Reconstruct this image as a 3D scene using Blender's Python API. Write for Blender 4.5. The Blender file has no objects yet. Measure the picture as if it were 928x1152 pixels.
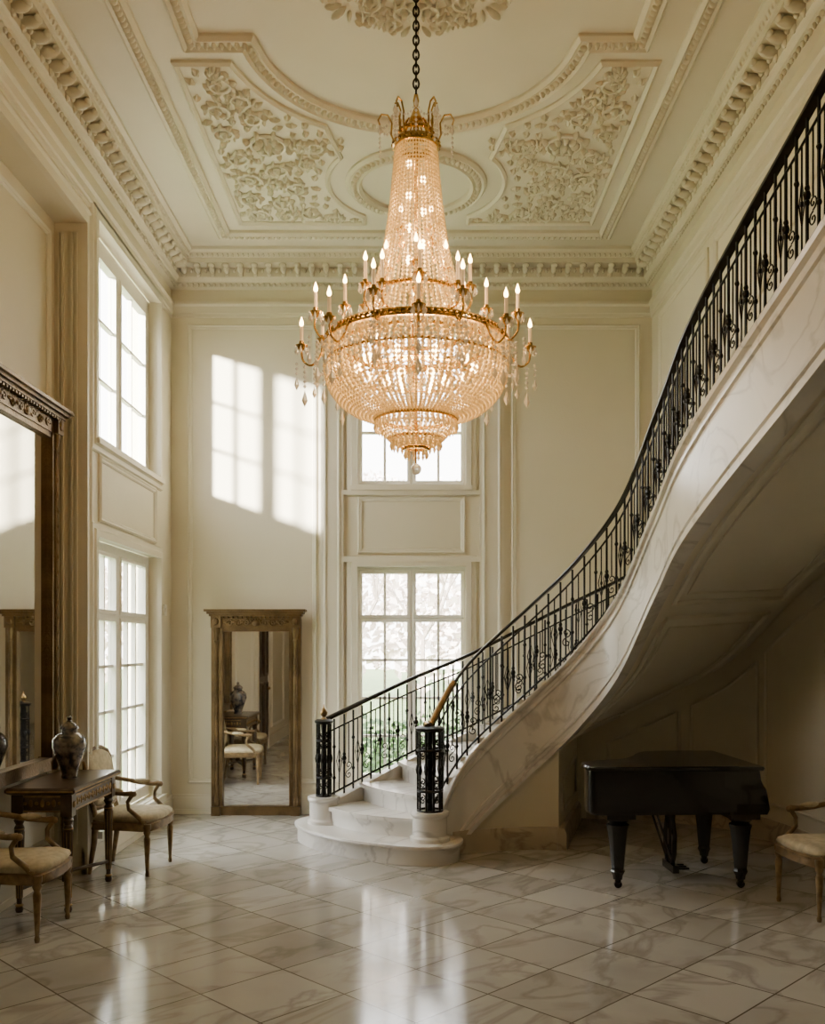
import bpy, bmesh, math, random
from mathutils import Vector, Matrix
random.seed(7)
pi=math.pi
XL,XR,YB,ZC=-2.71,2.61,10.33,6.15
XNICHE=-2.93
# ---------------------------------------------------------------- materials
def nodes(name):
    m=bpy.data.materials.new(name); m.use_nodes=True
    nt=m.node_tree; b=nt.nodes['Principled BSDF']; return m,nt,b
def mat(name,col,rough=.5,metal=0,var=.0,scale=8,bump=0,bscale=40,emis=None,es=0,col2=None,coat=0,trans=0,ior=1.45):
    m,nt,b=nodes(name); N=nt.nodes; L=nt.links
    b.inputs['Base Color'].default_value=(*col,1); b.inputs['Roughness'].default_value=rough
    b.inputs['Metallic'].default_value=metal; b.inputs['Coat Weight'].default_value=coat
    b.inputs['Transmission Weight'].default_value=trans; b.inputs['IOR'].default_value=ior
    tc=N.new('ShaderNodeTexCoord')
    if var or col2:
        n=N.new('ShaderNodeTexNoise'); n.inputs['Scale'].default_value=scale; n.inputs['Detail'].default_value=6
        L.new(tc.outputs['Object'],n.inputs['Vector'])
        r=N.new('ShaderNodeValToRGB'); L.new(n.outputs['Fac'],r.inputs['Fac'])
        c2=col2 if col2 else tuple(c*(1-var) for c in col)
        r.color_ramp.elements[0].color=(*c2,1); r.color_ramp.elements[1].color=(*col,1)
        r.color_ramp.elements[0].position=.38; r.color_ramp.elements[1].position=.62
        L.new(r.outputs['Color'],b.inputs['Base Color'])
    if bump:
        n2=N.new('ShaderNodeTexNoise'); n2.inputs['Scale'].default_value=bscale; n2.inputs['Detail'].default_value=4
        L.new(tc.outputs['Object'],n2.inputs['Vector'])
        bp=N.new('ShaderNodeBump'); bp.inputs['Strength'].default_value=bump; bp.inputs['Distance'].default_value=.02
        L.new(n2.outputs['Fac'],bp.inputs['Height']); L.new(bp.outputs['Normal'],b.inputs['Normal'])
    if emis:
        b.inputs['Emission Color'].default_value=(*emis,1); b.inputs['Emission Strength'].default_value=es
    return m
def marble(name,base,vein,rough,scale=1.6,tile=None,strength=.7,width=.05):
    m,nt,b=nodes(name); N=nt.nodes; L=nt.links
    tc=N.new('ShaderNodeTexCoord'); mp=N.new('ShaderNodeMapping'); L.new(tc.outputs['Object'],mp.inputs['Vector'])
    mp.inputs['Rotation'].default_value=(0,0,pi/4)
    vec=mp.outputs['Vector']
    if tile:
        br=N.new('ShaderNodeTexBrick'); br.offset=0; br.squash=1
        br.inputs['Scale'].default_value=1; br.inputs['Brick Width'].default_value=tile; br.inputs['Row Height'].default_value=tile
        br.inputs['Mortar Size'].default_value=.005; br.inputs['Mortar Smooth'].default_value=.1; br.inputs['Bias'].default_value=0
        br.inputs['Color1'].default_value=(0,0,0,1); br.inputs['Color2'].default_value=(1,1,1,1); br.inputs['Mortar'].default_value=(.5,.5,.5,1)
        L.new(vec,br.inputs['Vector'])
        sc=N.new('ShaderNodeVectorMath'); sc.operation='SCALE'; sc.inputs['Scale'].default_value=7.3
        L.new(br.outputs['Color'],sc.inputs[0])
        ad=N.new('ShaderNodeVectorMath'); ad.operation='ADD'; L.new(vec,ad.inputs[0]); L.new(sc.outputs[0],ad.inputs[1])
        vec2=ad.outputs[0]
    else: vec2=vec
    st=N.new('ShaderNodeMapping'); st.inputs['Scale'].default_value=(1,.45,1); st.inputs['Rotation'].default_value=(.3,.2,.5); L.new(vec2,st.inputs['Vector'])
    n=N.new('ShaderNodeTexNoise'); n.inputs['Scale'].default_value=scale; n.inputs['Detail'].default_value=9; n.inputs['Distortion'].default_value=1.1
    L.new(st.outputs['Vector'],n.inputs['Vector'])
    s=N.new('ShaderNodeMath'); s.operation='SUBTRACT'; s.inputs[1].default_value=.5; L.new(n.outputs['Fac'],s.inputs[0])
    a=N.new('ShaderNodeMath'); a.operation='ABSOLUTE'; L.new(s.outputs[0],a.inputs[0])
    r=N.new('ShaderNodeValToRGB'); L.new(a.outputs[0],r.inputs['Fac'])
    r.color_ramp.elements[0].position=0; r.color_ramp.elements[0].color=(strength,)*3+(1,)
    r.color_ramp.elements[1].position=width; r.color_ramp.elements[1].color=(0,0,0,1)
    n3=N.new('ShaderNodeTexNoise'); n3.inputs['Scale'].default_value=scale*.8; n3.inputs['Detail'].default_value=7; L.new(vec2,n3.inputs['Vector'])
    mx0=N.new('ShaderNodeMixRGB'); mx0.inputs[1].default_value=(*base,1); mx0.inputs[2].default_value=(*[base[i]*.66+vein[i]*.30 for i in range(3)],1)
    r3=N.new('ShaderNodeValToRGB'); L.new(n3.outputs['Fac'],r3.inputs['Fac']); r3.color_ramp.elements[0].position=.4; r3.color_ramp.elements[1].position=.72
    L.new(r3.outputs['Color'],mx0.inputs[0])
    mx=N.new('ShaderNodeMixRGB'); mx.inputs[2].default_value=(*vein,1)
    L.new(r.outputs['Color'],mx.inputs[0]); L.new(mx0.outputs[0],mx.inputs[1])
    out=mx.outputs[0]
    if tile:
        tn=N.new('ShaderNodeMixRGB'); tn.blend_type='MULTIPLY'; tn.inputs[0].default_value=1
        rr=N.new('ShaderNodeValToRGB'); rr.color_ramp.elements[0].color=(.80,.79,.78,1); rr.color_ramp.elements[1].color=(1,1,1,1)
        L.new(br.outputs['Color'],rr.inputs['Fac']); L.new(out,tn.inputs[1]); L.new(rr.outputs['Color'],tn.inputs[2])
        gm=N.new('ShaderNodeMixRGB'); gm.inputs[2].default_value=(.13,.11,.08,1)
        L.new(br.outputs['Fac'],gm.inputs[0]); L.new(tn.outputs[0],gm.inputs[1]); out=gm.outputs[0]
        rn=N.new('ShaderNodeTexNoise'); rn.inputs['Scale'].default_value=2.2; rn.inputs['Detail'].default_value=5; L.new(vec,rn.inputs['Vector'])
        mr=N.new('ShaderNodeMapRange'); mr.inputs['To Min'].default_value=rough*.6; mr.inputs['To Max'].default_value=rough*1.5
        L.new(rn.outputs['Fac'],mr.inputs['Value']); L.new(mr.outputs[0],b.inputs['Roughness'])
    else: b.inputs['Roughness'].default_value=rough
    L.new(out,b.inputs['Base Color'])
    return m
M={}
M['wall']=mat('cream_paint',(.69,.64,.50),.55,var=.03,scale=1.5,bump=.08,bscale=60)
M['ceil']=mat('ceiling_plaster',(.68,.64,.53),.6,var=.03,scale=2,bump=.06,bscale=50)
M['trim']=mat('trim_paint',(.71,.665,.54),.42,var=.03,scale=3)
M['relief']=mat('plaster_relief',(.71,.67,.55),.5,var=.05,scale=14)
M['winf']=mat('window_paint',(.80,.77,.69),.35,var=.02)
M['floor']=marble('marble_floor',(.52,.50,.455),(.22,.20,.17),.115,1.9,tile=.54,strength=.5,width=.05)
M['marble']=marble('stair_marble',(.74,.72,.67),(.36,.34,.31),.25,1.6,strength=.5,width=.035)
M['base']=marble('beige_marble',(.47,.41,.32),(.20,.15,.11),.3,2.6,strength=.6,width=.05)
M['iron']=mat('wrought_iron',(.012,.011,.011),.38,.6,var=.3,scale=30)
M['rail']=mat('handrail_bronze',(.024,.019,.014),.3,.7,var=.3,scale=12)
M['brass']=mat('brass',(.33,.22,.10),.3,1,var=.3,scale=20)
M['gold']=mat('chandelier_gold',(.62,.40,.13),.27,1,var=.25,scale=25)
M['gilt']=mat('antique_gilt',(.17,.108,.048),.36,.6,var=.4,scale=7,bump=.25,bscale=60)
M['gilt2']=mat('table_gilt',(.32,.21,.09),.42,.7,var=.4,scale=14)
M['wood']=mat('walnut',(.07,.040,.020),.3,0,var=.45,scale=10,coat=.3)
M['chairwood']=mat('chair_giltwood',(.24,.16,.075),.45,.25,var=.4,scale=18)
M['fabric']=mat('cream_upholstery',(.53,.46,.31),.85,var=.2,scale=22,bump=.3,bscale=160)
M['black']=mat('piano_lacquer',(.004,.004,.005),.16,0,var=.2,coat=.3)
M['mirror']=mat('mirror_glass',(.80,.79,.76),.02,1,var=.02)
M['vase']=mat('porcelain',(.20,.165,.13),.15,0,col2=(.02,.022,.035),scale=19,coat=.7)
M['candle']=mat('candle_wax',(.85,.7,.5),.5,var=.05,emis=(1,.62,.3),es=.3)
M['flame']=mat('bulb_flame',(1,.8,.5),.5,var=.01,emis=(1,.56,.20),es=34)
M['bulb']=mat('inner_bulb',(1,.8,.5),.5,var=.01,emis=(1,.60,.24),es=28)
M['crystal_glow']=mat('crystal_glow',(1,.84,.52),.08,0,var=.3,scale=60,trans=.3,emis=(1,.52,.13),es=.20)  # warm emission stands in for bulb light caught in the beads
M['crystal_glow2']=mat('clear_crystal_glow',(.95,.93,.86),.05,0,var=.1,scale=40,trans=.5,emis=(1,.62,.3),es=.06)  # faint emission painted in, so the drops look lit by the bulbs
M['leaf']=mat('shrub_leaf',(.11,.22,.07),.6,var=.6,scale=3)
M['leafp']=mat('pale_blossom',(.84,.74,.68),.7,var=.15,scale=2)
M['bark']=mat('bark',(.34,.28,.24),.8,var=.4,scale=10)
M['lawn']=mat('grass',(.20,.28,.10),.8,var=.4,scale=3)
M['door']=mat('dark_door_wood',(.05,.028,.016),.3,var=.5,scale=6,coat=.3)
m,nt,b=nodes('window_glass'); N=nt.nodes;L=nt.links
tr=N.new('ShaderNodeBsdfTransparent'); gl=N.new('ShaderNodeBsdfGlossy'); gl.inputs['Roughness'].default_value=.02
mx=N.new('ShaderNodeMixShader'); mx.inputs[0].default_value=.06
L.new(tr.outputs[0],mx.inputs[1]);L.new(gl.outputs[0],mx.inputs[2]);L.new(mx.outputs[0],N['Material Output'].inputs['Surface']); M['glass']=m
# ---------------------------------------------------------------- mesh builder
def ident(u,v,h): return (u,v,h)
def mpC(u,v,h): return (u,v,ZC-h)
def mpB(u,v,h): return (u,YB-h,v)
def mpL(u,v,h): return (XL+h,u,v)
def mpN(u,v,h): return (XNICHE+h,u,v)
def mpR(u,v,h): return (XR-h,u,v)
class MB:
    def __init__(s): s.v=[]; s.f=[]
    def add(s,vs,fs):
        o=len(s.v); s.v+= [tuple(p) for p in vs]; s.f+=[tuple(i+o for i in f) for f in fs]
    def mbox(s,mp,u0,u1,v0,v1,h0,h1):
        vs=[mp(u,v,h) for h in (h0,h1) for v in (v0,v1) for u in (u0,u1)]
        s.add(vs,[(0,1,3,2),(4,6,7,5),(0,4,5,1),(2,3,7,6),(0,2,6,4),(1,5,7,3)])
    def box(s,x0,x1,y0,y1,z0,z1): s.mbox(ident,x0,x1,y0,y1,z0,z1)
    def grid(s,mp,u0,u1,v0,v1,h0,h1,ops):
        us=sorted(set([u0,u1]+[min(max(o[i],u0),u1) for o in ops for i in (0,1)]))
        vs=sorted(set([v0,v1]+[min(max(o[i],v0),v1) for o in ops for i in (2,3)]))
        for a,b_ in zip(us,us[1:]):
            run=None
            for c,d in zip(vs,vs[1:]):
                cu,cv=(a+b_)/2,(c+d)/2
                if any(o[0]<cu<o[1] and o[2]<cv<o[3] for o in ops):
                    if run: s.mbox(mp,a,b_,run[0],run[1],h0,h1); run=None
                else: run=(run[0],d) if run else (c,d)
            if run: s.mbox(mp,a,b_,run[0],run[1],h0,h1)
    def loft(s,rings,closed=True,cap=True,loop=False):
        n=len(rings[0]); o=len(s.v)
        for r in rings: s.v+=[tuple(p) for p in r]
        R=len(rings)
        for i in range(R if loop else R-1):
            j=(i+1)%R
            for k in range(n if closed else n-1):
                l=(k+1)%n
                s.f.append((o+i*n+k,o+i*n+l,o+j*n+l,o+j*n+k))
        if cap and closed and not loop:
            s.f.append(tuple(o+k for k in range(n))); s.f.append(tuple(o+(R-1)*n+k for k in reversed(range(n))))
    def lathe(s,c,prof,n=16,axis='z'):
        rings=[]
        for r,z in prof:
            rings.append([(c[0]+max(r,.0005)*math.cos(2*pi*k/n),c[1]+max(r,.0005)*math.sin(2*pi*k/n),c[2]+z) for k in range(n)])
        s.loft(rings)
    def tube(s,pts,r,n=6,loop=False):
        pts=[Vector(p) for p in pts]; m=len(pts)
        if not isinstance(r,(list,tuple)): r=[r]*m
        rings=[];up=None
        for i in range(m):
            if loop: d=pts[(i+1)%m]-pts[i-1]
            else: d=pts[min(i+1,m-1)]-pts[max(i-1,0)]
            if d.length<1e-9: d=Vector((0,0,1))
            d.normalize()
            if up is None: up=Vector((0,0,1)) if abs(d.z)<.9 else Vector((1,0,0))
            a=d.cross(up)
            if a.length<1e-4: a=d.cross(Vector((.3,1,.2)))
            a.normalize(); bb=a.cross(d).normalized(); up=bb
            rings.append([pts[i]+(a*math.cos(2*pi*k/n)+bb*math.sin(2*pi*k/n))*r[i] for k in range(n)])
        s.loft(rings,loop=loop)
    def ball(s,c,r,nu=8,nv=5,rot=0):
        if not isinstance(r,(list,tuple)): r=(r,r,r)
        vs=[];cr,sr=math.cos(rot),math.sin(rot)
        for j in range(nv+1):
            ph=pi*j/nv
            for i in range(nu):
                th=2*pi*i/nu
                x=r[0]*max(math.sin(ph),.01)*math.cos(th); y=r[1]*max(math.sin(ph),.01)*math.sin(th)
                vs.append((c[0]+x*cr-y*sr,c[1]+x*sr+y*cr,c[2]+r[2]*math.cos(ph)))
        fs=[(j*nu+i,j*nu+(i+1)%nu,(j+1)*nu+(i+1)%nu,(j+1)*nu+i) for j in range(nv) for i in range(nu)]
        s.add(vs,fs)
    def octa(s,c,r,h,h2=None):
        h2=h2 or h; x,y,z=c
        s.add([(x+r,y,z),(x,y+r,z),(x-r,y,z),(x,y-r,z),(x,y,z+h),(x,y,z-h2)],[(0,1,4),(1,2,4),(2,3,4),(3,0,4),(1,0,5),(2,1,5),(3,2,5),(0,3,5)])
    def sweep(s,mp,path,prof,closed=True):
        P=[Vector(p) for p in path]; n=len(P); rings=[]
        for i in range(n):
            a=P[i-1] if (closed or i>0) else None; b_=P[(i+1)%n] if (closed or i<n-1) else None
            d1=(P[i]-a).normalized() if a is not None else None; d2=(b_-P[i]).normalized() if b_ is not None else None
            if d1 is None: d1=d2
            if d2 is None: d2=d1
            n1=Vector((-d1.y,d1.x)); n2=Vector((-d2.y,d2.x)); nn=(n1+n2)
            nn=nn.normalized() if nn.length>1e-6 else n1
            k=1/max(.4,nn.dot(n1))
            rings.append([mp(P[i].x+nn.x*o*k,P[i].y+nn.y*o*k,h) for o,h in prof])
        s.loft(rings,closed=True,cap=not closed,loop=closed)
    def obj(s,name,m,smooth=False,ang=40,parent=None,bevel=0):
        me=bpy.data.meshes.new(name); me.from_pydata(s.v,[],s.f)
        bm=bmesh.new(); bm.from_mesh(me); bmesh.ops.recalc_face_normals(bm,faces=bm.faces); bm.to_mesh(me); bm.free()
        me.materials.append(m)
        if smooth:
            for p in me.polygons: p.use_smooth=True
            try: me.set_sharp_from_angle(angle=math.radians(ang))
            except Exception: pass
        o=bpy.data.objects.new(name,me); bpy.context.collection.objects.link(o)
        if parent: o.parent=parent
        return o
def empty(name,loc=(0,0,0),rz=0):
    e=bpy.data.objects.new(name,None); e.location=loc; e.rotation_euler=(0,0,rz); e.empty_display_size=.2
    bpy.context.collection.objects.link(e); return e
def resample(path,step,closed=True):
    P=[Vector(p) for p in path]
    if closed: P.append(P[0])
    out=[];acc=0
    for a,b_ in zip(P,P[1:]):
        d=(b_-a).length
        if d<1e-6: continue
        dr=(b_-a)/d; t=step-acc if acc>0 else 0
        while t<d: out.append((a+dr*t,math.atan2(dr.y,dr.x))); t+=step
        acc=(d-(t-step))
    return out
def arc(cx,cy,r,a0,a1,n=24): return [(cx+r*math.cos(math.radians(a0+(a1-a0)*i/n)),cy+r*math.sin(math.radians(a0+(a1-a0)*i/n))) for i in range(n+1)]
def rect(u0,u1,v0,v1): return [(u0,v0),(u1,v0),(u1,v1),(u0,v1)]
FR=[(-.028,-.002),(-.028,.014),(-.012,.028),(.004,.018),(.014,.02),(.028,.008),(.028,-.002)]
# ---------------------------------------------------------------- shell
mb=MB(); mb.box(-3.2,3.8,-2.2,10.6,-.12,0); mb.obj('floor',M['floor'])
mb=MB(); mb.box(-3.2,3.8,-2.2,10.6,ZC,ZC+.15); mb.obj('ceiling',M['ceil'])
WU=(7.84,9.78,3.60,5.45); WLo=(7.84,9.78,.30,2.78)
WU2=(7.68,9.78,3.56,5.5); WL2=(7.68,9.78,.26,2.82)
NI=(5.2,7.56,0,5.28)
mb=MB()
mb.grid(mpL,-2.2,YB+.25,0,ZC,-.08,0,[WU,WLo,NI])
mb.grid(mpL,-2.2,YB+.25,0,ZC,-.22,-.08,[WU2,WL2,NI])
mb.grid(mpL,-2.2,YB+.25,0,ZC,-.27,-.22,[WU2,WL2])
mb.obj('wall_left',M['wall'])
BU=(-.66,.56,3.62,5.42); BL=(-.66,.56,.30,2.74)
mb=MB(); mb.grid(mpB,-3.2,3.8,0,ZC,-.25,0,[BU,BL]); mb.obj('wall_back',M['wall'])
mb=MB(); mb.box(-3.2,3.8,-2.35,-2.2,0,ZC); mb.obj('wall_front',M['wall'])
# ---------------------------------------------------------------- stair path
rows=[ # in x,y  out x,y  zrail
(.12,8.15,-.88,8.93,1.14),(.33,8.36,-.07,9.58,1.50),(.56,8.47,.60,9.90,1.77),(1.07,8.57,1.52,10.04,2.23),
(1.46,8.48,2.30,9.95,2.62),(1.80,8.18,3.15,9.45,3.12),(1.95,7.45,3.46,8.4,3.78),(2.0,6.6,3.5,6.95,4.24),
(2.19,5.0,3.5,5.0,4.88),(2.3,3.8,3.5,3.8,5.34),(2.3,2.6,3.5,2.6,5.5)]
def cr(t):
    n=len(rows)-1; t=max(0,min(n-1e-6,t)); i=int(t); u=t-i
    p=[rows[max(0,min(n,j))] for j in (i-1,i,i+1,i+2)]
    if i==0: p[0]=tuple(2*a-b_ for a,b_ in zip(rows[0],rows[1]))
    return [0.5*(2*b_+(c-a)*u+(2*a-5*b_+4*c-d)*u*u+(3*b_-a-3*c+d)*u**3) for a,b_,c,d in zip(*p)]
def sin_(t): r=cr(t); return Vector((r[0],r[1]))
def sout(t): r=cr(t); return Vector((r[2],r[3]))
def szr(t): return cr(t)[4]
def DR(t): return .80+.006*t            # rail-to-curb drop
def DB(t): return 1.52+.009*t           # rail-to-stringer-underside drop
def wmax(t):
    a,b_=sin_(t),sout(t)
    return 1 if b_.x<=XR-.01 else max(.1,(XR-.01-a.x)/(b_.x-a.x))
def arcsamples(f,t0,t1,step):
    out=[t0];last=f(t0);t=t0;acc=0
    while t<t1:
        t2=min(t+.01,t1);p=f(t2);acc+=(p-last).length;last=p;t=t2
        if acc>=step: out.append(t);acc=0
    return out
poly=[]
ts=[4.2+i*.05 for i in range(0,116)]
for t in ts:
    a,b_=sin_(t),sout(t)
    if b_.x>XR:
        w=(XR-a.x)/(b_.x-a.x); p=a.lerp(b_,w); poly.append((p.y,szr(t)-.92-.12))
poly=[p for i,p in enumerate(poly) if i==0 or p[0]<poly[i-1][0]-1e-3]
poly=[(YB+.2,poly[0][1]-.05)]+poly+[(-2.2,poly[-1][1])]
mb=MB()
for (ya,za),(yb,zb) in zip(poly,poly[1:]):
    vs=[]
    for X in (XR,XR+.12):
        vs+=[(X,ya,za),(X,yb,zb),(X,yb,ZC),(X,ya,ZC)]
    mb.add(vs,[(0,1,2,3),(7,6,5,4),(0,4,5,1),(3,2,6,7)])
mb.obj('wall_right',M['wall'])
# ---------------------------------------------------------------- staircase
st=empty('staircase')
def edge(f,t,sgn):
    p=f(t); o=(sin_(t)-sout(t)).normalized()
    return p,o*sgn
def solveT(T):
    t=0
    while t<9.9 and szr(t)-.92<T: t+=.01
    return t
def line(t,bulge=0,shift=0,n=8):
    a,b_=sin_(t),sout(t); w=wmax(t); b2=a.lerp(b_,w)
    d=(b2-a).normalized(); f=Vector((-d.y,d.x))
    mid=(sin_(min(9.9,t+.05))+sout(min(9.9,t+.05)))/2-(a+b_)/2
    if f.dot(mid)<0: f=-f
    return [a.lerp(b2,i/n)-f*(bulge*math.sin(pi*i/n)+shift) for i in range(n+1)]
mb=MB()
def prism(mb,poly,z0,z1):
    n=len(poly); mb.add([(p[0],p[1],z0) for p in poly]+[(p[0],p[1],z1) for p in poly],
      [tuple(range(n)),tuple(range(2*n-1,n-1,-1))]+[(i,(i+1)%n,n+(i+1)%n,n+i) for i in range(n)])
k=2
while .17*k-.14<4.45:
    t0=solveT(.17*k-.14); t1=solveT(.17*(k+1)-.14); bu={2:.16,3:.10,4:.05}.get(k,0); bn={1:.16,2:.10,3:.05}.get(k,0)
    top=.17*k
    front=line(t0,bu,.03); back=line(t1,bn,-.02)
    prism(mb,front+back[::-1],top-.04,top)
    front=line(t0,bu,0); prism(mb,front+back[::-1],max(0.0,top-.24),top-.04)
    k+=1
def ccat(P,n=8):
    out=[];N_=len(P)
    for i in range(N_):
        a,b_,c,d=[Vector(P[j%N_]) for j in (i-1,i,i+1,i+2)]
        for q in range(n):
            u=q/n; out.append(.5*(2*b_+(c-a)*u+(2*a-5*b_+4*c-d)*u*u+(3*b_-a-3*c+d)*u**3))
    return out
S1=[(-.70,9.25),(-1.02,9.28),(-1.17,9.0),(-1.0,8.55),(-.6,8.12),(-.12,7.86),(.22,7.83),(.40,8.05),(.36,8.4),(0,9.0)]
o1=ccat(S1); c=sum(o1,Vector((0,0)))/len(o1)
def off(poly,d): return [p+(c-p).normalized()*d for p in poly]
prism(mb,off(o1,.035),0,.13); 
mb.loft([[(p.x,p.y,z) for p in off(o1,d)] for d,z in ((.03,.128),(.005,.133),(0,.15),(.006,.166),(.03,.17))])
for (x,y,r) in ((.12,8.10,.165),(-.88,8.90,.15)):
    mb.lathe((x,y,0),[(r+.01,.165),(r+.01,.20),(r-.015,.215),(r-.015,.37),(r,.385),(r+.005,.40),(r,.42),(0,.42)],28)
mb.obj('steps',M['marble'],True,30,st)
mb=MB()
def strprof(t,zt,zb):
    return [(-.05,zt-.03),(-.05,zt),(.085,zt),(.095,zt-.02),(.085,zt-.05),(.055,zt-.065),(.055,zt-.10),(.068,zt-.11),(.068,zt-.14),(.05,zt-.15),
            (.05,zb+.16),(.066,zb+.15),(.066,zb+.11),(.05,zb+.10),(.05,zb+.06),(.08,zb+.05),(.08,zb),(-.05,zb)]
rings=[]
for t in [.12+i*.1 for i in range(0,98)]:
    p,n=edge(sin_,t,1); zr=szr(t); zt=zr-DR(t); zb=zr-DB(t)
    pr=strprof(t,zt,zb)
    rings.append([(p.x+n.x*o,p.y+n.y*o,max(z,0.0+.001*i)) for i,(o,z) in enumerate(pr)])
mb.loft(rings)
rings=[]
for t in [.1+i*.1 for i in range(0,43)]:
    p,n=edge(sout,t,-1); zr=szr(t); zb=0 if t<2.5 else max(0,zr-1.44)
    rings.append([(p.x+n.x*o,p.y+n.y*o,z) for o,z in ((-.06,zb),(-.06,zr-.80),(.06,zr-.80),(.06,zb))])
mb.loft(rings)
mb.obj('stringer',M['marble'],True,25,st)
mb=MB(); rings=[]
for t in [1.0+i*.1 for i in range(0,27)]:
    p,n=edge(sin_,t,1); zb=max(.05,szr(t)-1.48)
    rings.append([(p.x+n.x*o,p.y+n.y*o,z) for o,z in ((-.04,0),(-.04,zb),(.03,zb),(.03,0))])
mb.loft(rings)
pc=sin_(3.6); pe=Vector((1.72,9.98)); NS=8
rings=[]
for i in range(NS+1):
    p=pc.lerp(pe,i/NS); z=(szr(3.6)-1.49)
    rings.append([(p.x-.07,p.y,0),(p.x-.07,p.y,z),(p.x+.0,p.y,z),(p.x+.0,p.y,0)])
mb.loft(rings)
mb.obj('support_wall',M['wall'],True,30,st)
mb=MB(); rings=[]
for t in [2.4+i*.1 for i in range(0,76)]:
    p,n=edge(sout,t,-1); z=szr(t)-1.38
    rings.append([(p.x+n.x*o,p.y+n.y*o,zz) for o,zz in ((0,0),(0,z),(.05,z),(.05,0))])
mb.loft(rings); mb.obj('alcove_wall',M['wall'],True,30,st)
mb=MB()
def sof(t,w,d=0): 
    a,b_=sin_(t),sout(t); p=a.lerp(b_,w); return (p.x,p.y,szr(t)-DB(t)+.02+.10*w-d)
rings=[]
for t in [2.4+i*.1 for i in range(0,76)]:
    rings.append([sof(t,w) for w in (0,.25,.5,.75,1.0)]+[sof(t,w,-.06) for w in (1,.5,0)])
mb.loft(rings)
for a,b_ in ((3.9,5.75),(5.95,8.9)):
    n=24; P=[sof(a+(b_-a)*i/n,.10,.005) for i in range(n+1)]+[sof(b_,.1+.78*i/6,.005) for i in range(1,6)]+[sof(b_-(b_-a)*i/n,.88,.005) for i in range(n+1)]+[sof(a,.88-.78*i/6,.005) for i in range(1,6)]
    mb.tube(P,.028,6,True); 
    P2=[sof(a+.12+(b_-a-.24)*i/n,.16,.004) for i in range(n+1)]+[sof(b_-.12,.16+.66*i/6,.004) for i in range(1,6)]+[sof(b_-.12-(b_-a-.24)*i/n,.82,.004) for i in range(n+1)]+[sof(a+.12,.82-.66*i/6,.004) for i in range(1,6)]
    mb.tube(P2,.012,5,True)
mb.obj('soffit',M['ceil'],True,40,st)
mb=MB(); mb.box(2.25,3.5,-2.19,2.75,4.25,4.58); mb.obj('landing',M['ceil'],parent=st)
def spiral(c,u,v,r,a0,turns,n=14,sh=.15):
    out=[]
    for i in range(n+1):
        s=i/n; rr=r*(1-(1-sh)*s); a=a0+turns*2*pi*s
        out.append(Vector(c)+u*(rr*math.cos(a))+v*(rr*math.sin(a)))
    return out
def balustrade(f,t0,t1,nm,sgn):
    mb=MB(); 
    smp=arcsamples(f,t0,t1,.108)
    def P(t,dz): 
        p=f(t); return Vector((p.x,p.y,szr(t)-dz))
    fine=[t0+(t1-t0)*i/160 for i in range(161)]
    mb.tube([P(t,DR(t)-.06) for t in fine],.011,5); mb.tube([P(t,.13) for t in fine],.009,5)
    for i,t in enumerate(smp):
        a=P(t,DR(t)); b_=P(t,.03)
        mb.tube([a,b_],.0105,5)
        if i%2==0:
            for dz in (.50,.42): mb.ball(P(t,dz),(.017,.017,.022),6,4)
            mb.ball(P(t,.46),(.024,.024,.03),6,4)
        else:
            for dz in (.30,.60): mb.ball(P(t,dz),(.018,.018,.02),6,4)
        if i+1<len(smp):
            t2=smp[i+1]; p0=P(t,.0);p1=P(t2,.0); d=(p1-p0); u=Vector((d.x,d.y,0)).normalized(); 
            v=Vector((0,0,1)); m_=(p0+p1)/2
            if i%2==0:
                mb.tube(spiral(m_-v*.64,u,v,.042,pi/2,1.3),.0055,4)
                mb.tube(spiral(m_-v*.55,u,v,.042,-pi/2,1.3),.0055,4)
                mb.tube([m_-v*.52,m_-v*.13],.006,4)
            else:
                c0=m_-v*.46
                mb.tube([m_-v*(DR(t)-.06),m_-v*.60,m_-v*.32,m_-v*.13],.006,4)
                mb.tube([c0+v*.13,c0+u*.03,c0-v*.13,c0-u*.03],.0055,4,True)
                mb.ball(c0,(.013,.013,.02),5,4)
    mb.obj(nm+'_balusters',M['iron'],True,50,st)
    mb=MB(); pr=[(-.03,-.012),(-.034,.004),(-.024,.02),(0,.027),(.024,.02),(.034,.004),(.03,-.012)]
    rings=[]
    for t in fine:
        p=f(t); o=(sin_(t)-sout(t)).normalized(); zr=szr(t)
        rings.append([(p.x+o.x*a,p.y+o.y*a,zr+b_) for a,b_ in pr])
    mb.loft(rings); 
    return mb
h=balustrade(sin_,.05,9.6,'inner',1); h.obj('inner_handrail',M['rail'],True,50,st)
h=balustrade(sout,.0,4.33,'outer',1)
h.obj('outer_handrail',M['rail'],True,50,st)
mb=MB()
def newel(x,y,r,zt,n):
    for k in range(n):
        a=2*pi*k/n; X,Y=x+r*math.cos(a),y+r*math.sin(a)
        mb.tube([(X,Y,.42),(X,Y,zt)],.010,5); mb.ball((X,Y,.78),(.02,.02,.05),6,4)
        a2=a+pi/n; X2,Y2=x+r*math.cos(a2),y+r*math.sin(a2)
        u=Vector((-math.sin(a2),math.cos(a2),0)); v=Vector((0,0,1))
        for zz in (.52,.66,.90,1.0): mb.tube(spiral((X2,Y2,zz),u,v,.03,pi/2,1.2,10),.005,4)
    for z in (.425,.60,.95,zt): mb.tube([(x+r*math.cos(a),y+r*math.sin(a),z) for a in [2*pi*i/20 for i in range(20)]],.013,6,True)
    mb.lathe((x,y,0),[(r+.02,zt),(r+.025,zt+.02),(r,zt+.035),(0,zt+.035)],20)
    mb.lathe((x,y,0),[(.03,.42),(.02,.5),(.03,.75),(.02,1.0),(.03,zt)],8)
newel(.12,8.10,.105,1.12,10); newel(-.88,8.90,.065,1.12,8)
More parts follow.
